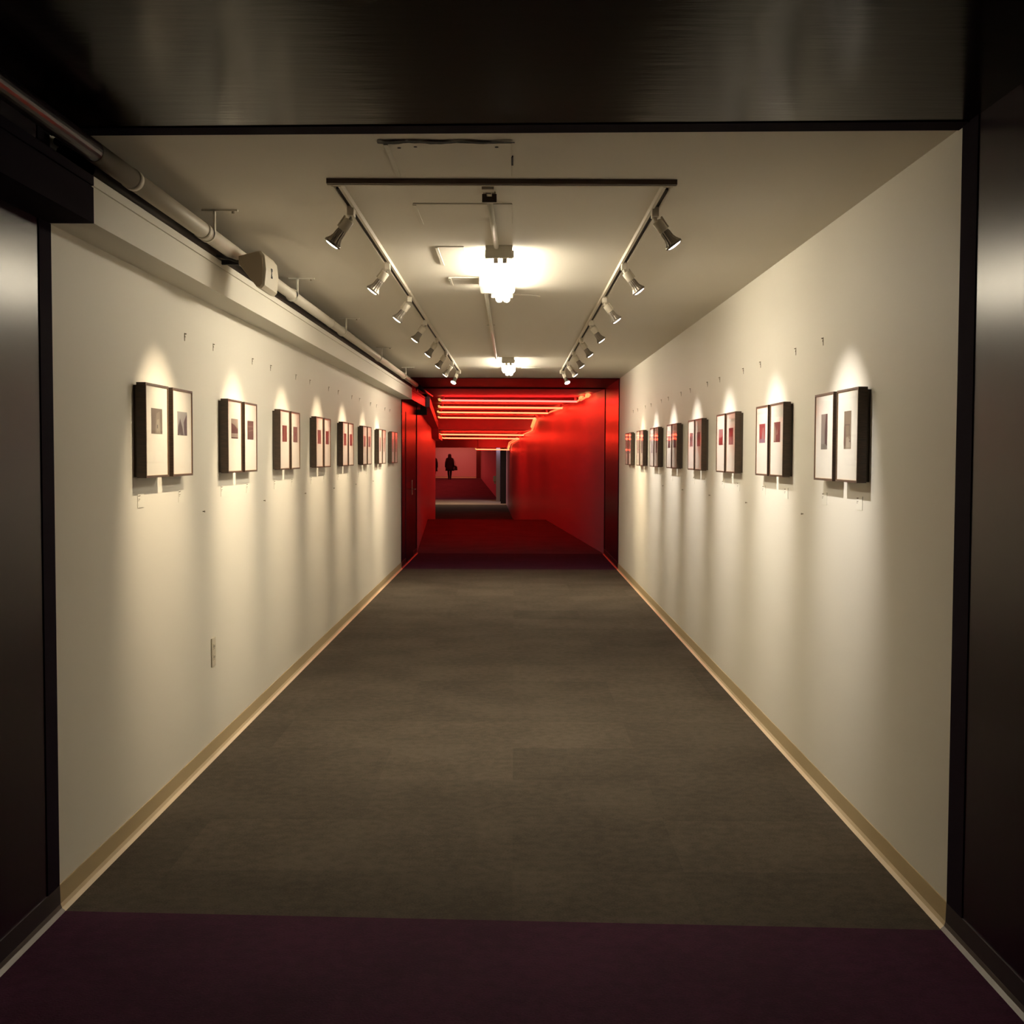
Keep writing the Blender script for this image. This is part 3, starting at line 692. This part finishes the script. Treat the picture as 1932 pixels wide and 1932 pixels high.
# ================================================================== PEOPLE
def skin_body(name, verts, edges, parent, m, sub=2):
    """verts: {key: (x, y, z, radius)}; grown into one continuous surface"""
    bm = bmesh.new(); lay = bm.verts.layers.skin.verify(); d = {}
    for k, (x, y, z, r) in verts.items():
        v = bm.verts.new((x, y, z)); v[lay].radius = (r, r); d[k] = v
        if k == 'pelvis': v[lay].use_root = True
    for a_, b_ in edges: bm.edges.new((d[a_], d[b_]))
    me = bpy.data.meshes.new(name); bm.to_mesh(me); bm.free()
    o = bpy.data.objects.new(name, me); COL.objects.link(o)
    sk = o.modifiers.new('skin', 'SKIN'); sk.use_smooth_shade = True
    ss = o.modifiers.new('sub', 'SUBSURF'); ss.levels = sub; ss.render_levels = sub
    dg = bpy.context.evaluated_depsgraph_get(); dg.update()
    me2 = bpy.data.meshes.new_from_object(o.evaluated_get(dg)); o.modifiers.clear(); o.data = me2
    me2.materials.clear(); me2.materials.append(m)
    o.parent = parent
    return o
def person(loc, rz, label, elbow_out=False):
    t = thing('person', label, 'person', loc, rz)
    V = {'pelvis': (0, 0, .94, .135), 'waist': (0, 0, 1.10, .120), 'chest': (0, .01, 1.30, .150), 'neck0': (0, 0, 1.44, .075), 'neck': (0, 0, 1.50, .052),
         'head': (0, -.01, 1.60, .090), 'crown': (0, 0, 1.68, .075)}
    E = [('pelvis', 'waist'), ('waist', 'chest'), ('chest', 'neck0'), ('neck0', 'neck'), ('neck', 'head'), ('head', 'crown')]
    for s, n in ((-1, 'l'), (1, 'r')):
        st = .10 * s
        V.update({n+'hip': (s*.09, 0, .88, .095), n+'knee': (s*.075, st*.8, .50, .078), n+'ank': (s*.06, -st*.6 + (.06 if s < 0 else 0), .10, .058), n+'heel': (s*.06, -st*.6 + (.06 if s < 0 else 0) , .045, .040), n+'toe': (s*.065, -st*.6 - .12 + (.06 if s < 0 else 0), .03, .032)})
        E += [('pelvis', n+'hip'), (n+'hip', n+'knee'), (n+'knee', n+'ank'), (n+'ank', n+'heel'), (n+'heel', n+'toe')]
        ox = .36 if (elbow_out and s > 0) else .25
        hx, hy, hz = (.20, -.12, 1.0) if (elbow_out and s > 0) else (s*.26, -.04*s, .83)
        if elbow_out and s > 0: hx = .20
        V.update({n+'sh': (s*.18, 0, 1.40, .062), n+'el': (s*ox, .02, 1.12, .045), n+'wr': (hx, hy, hz, .030), n+'palm': (hx*1.02, hy - .01, hz - .07, .032)})
        E += [('chest', n+'sh'), (n+'sh', n+'el'), (n+'el', n+'wr'), (n+'wr', n+'palm')]
        for f, (dx, dy, L) in enumerate(((-.000, -.034, .075), (0, -.012, .085), (0, .010, .08), (0, .032, .065))):
            V[f'{n}f{f}'] = (hx*1.02 + dx, hy - .01 + dy, hz - .07 - L*.6, .010); V[f'{n}g{f}'] = (hx*1.02 - s*.018, hy - .01 + dy, hz - .07 - L, .009)
            E += [(n+'palm', f'{n}f{f}'), (f'{n}f{f}', f'{n}g{f}')]
        V[n+'th'] = (hx*1.02 - s*.01, hy - .055, hz - .09, .011); E.append((n+'palm', n+'th'))
    skin_body('body', V, E, t, M['trousers'])
    # coat: flared shell round the torso down to the knee, with sleeves
    b = MB()
    seg = 20; prof = [(.29, .17, .58), (.27, .165, .75), (.235, .15, .95), (.205, .14, 1.12), (.215, .145, 1.30), (.20, .12, 1.41), (.10, .08, 1.47)]
    rings = []
    for rx, ry, z in prof:
        rings.append([b.bm.verts.new((rx*math.cos(2*PI*k/seg), ry*math.sin(2*PI*k/seg), z + .012*math.sin(3*2*PI*k/seg))) for k in range(seg)])
    i = b.mi(M['coat'])
    for a_, b_ in zip(rings, rings[1:]):
        for k in range(seg):
            f = b.bm.faces.new((a_[k], a_[(k+1) % seg], b_[(k+1) % seg], b_[k])); f.smooth = True; f.material_index = i
    f = b.bm.faces.new(rings[0]); f.material_index = i
    for s, n in ((-1, 'l'), (1, 'r')):
        b.tube([V[n+'sh'][:3], V[n+'el'][:3], V[n+'wr'][:3]], .066, M['coat'], 12)
    b.build('coat', t)
    b = MB(); b.lathe([(.02, 1.715), (.085, 1.70), (.112, 1.64), (.115, 1.56), (.125, 1.46), (.130, 1.36), (.09, 1.30)], M['hair'], Matrix.Translation((0, .02, 0)) , 18); b.build('hair', t)
    b = MB()
    for s in (-1, 1):
        fy_ = V[('l' if s < 0 else 'r') + 'heel'][1]
        b.box(s*.06 - .045, s*.06 + .045, fy_ - .17, fy_ + .06, .0, .10, M['leather'], .02)
    b.build('boots', t)
    return t
p1 = person((-4.33, 82.0, zf(82) ), PI, 'person in a dark knee-length coat walking away in the far room, carrying a bag')
bg = thing('handbag', 'dark shoulder bag carried at the side of the walking person', 'bag', (-3.95, 82.0, zf(82) + .60))
b = MB(); b.prism([(-.10, 0), (.15, .02), (.12, .26), (-.02, .34), (-.07, .30)], -.07, .07, 'y', M['leather']); b.build('bag_body', bg)
MB().tube([(-.05, 0, .28), (-.09, 0, .62), (-.12, 0, .82), (-.03, .0, .60), (.06, 0, .26)], .010, M['leather'], 8).build('strap', bg)
p2 = person((-5.32, 80.5, zf(80.5)), PI * .9, 'person in dark clothes with a bent elbow, half hidden by the left passage wall', True)
tag(MB().prism([(-4.95, 38.2), (-2.50, 38.2), (-2.50, 38.5), (-4.95, 38.5)], -.5, -.28, 'z', M['dark']).build('floor_bin'), 'low dark box on the floor past the left passage corner', 'box')
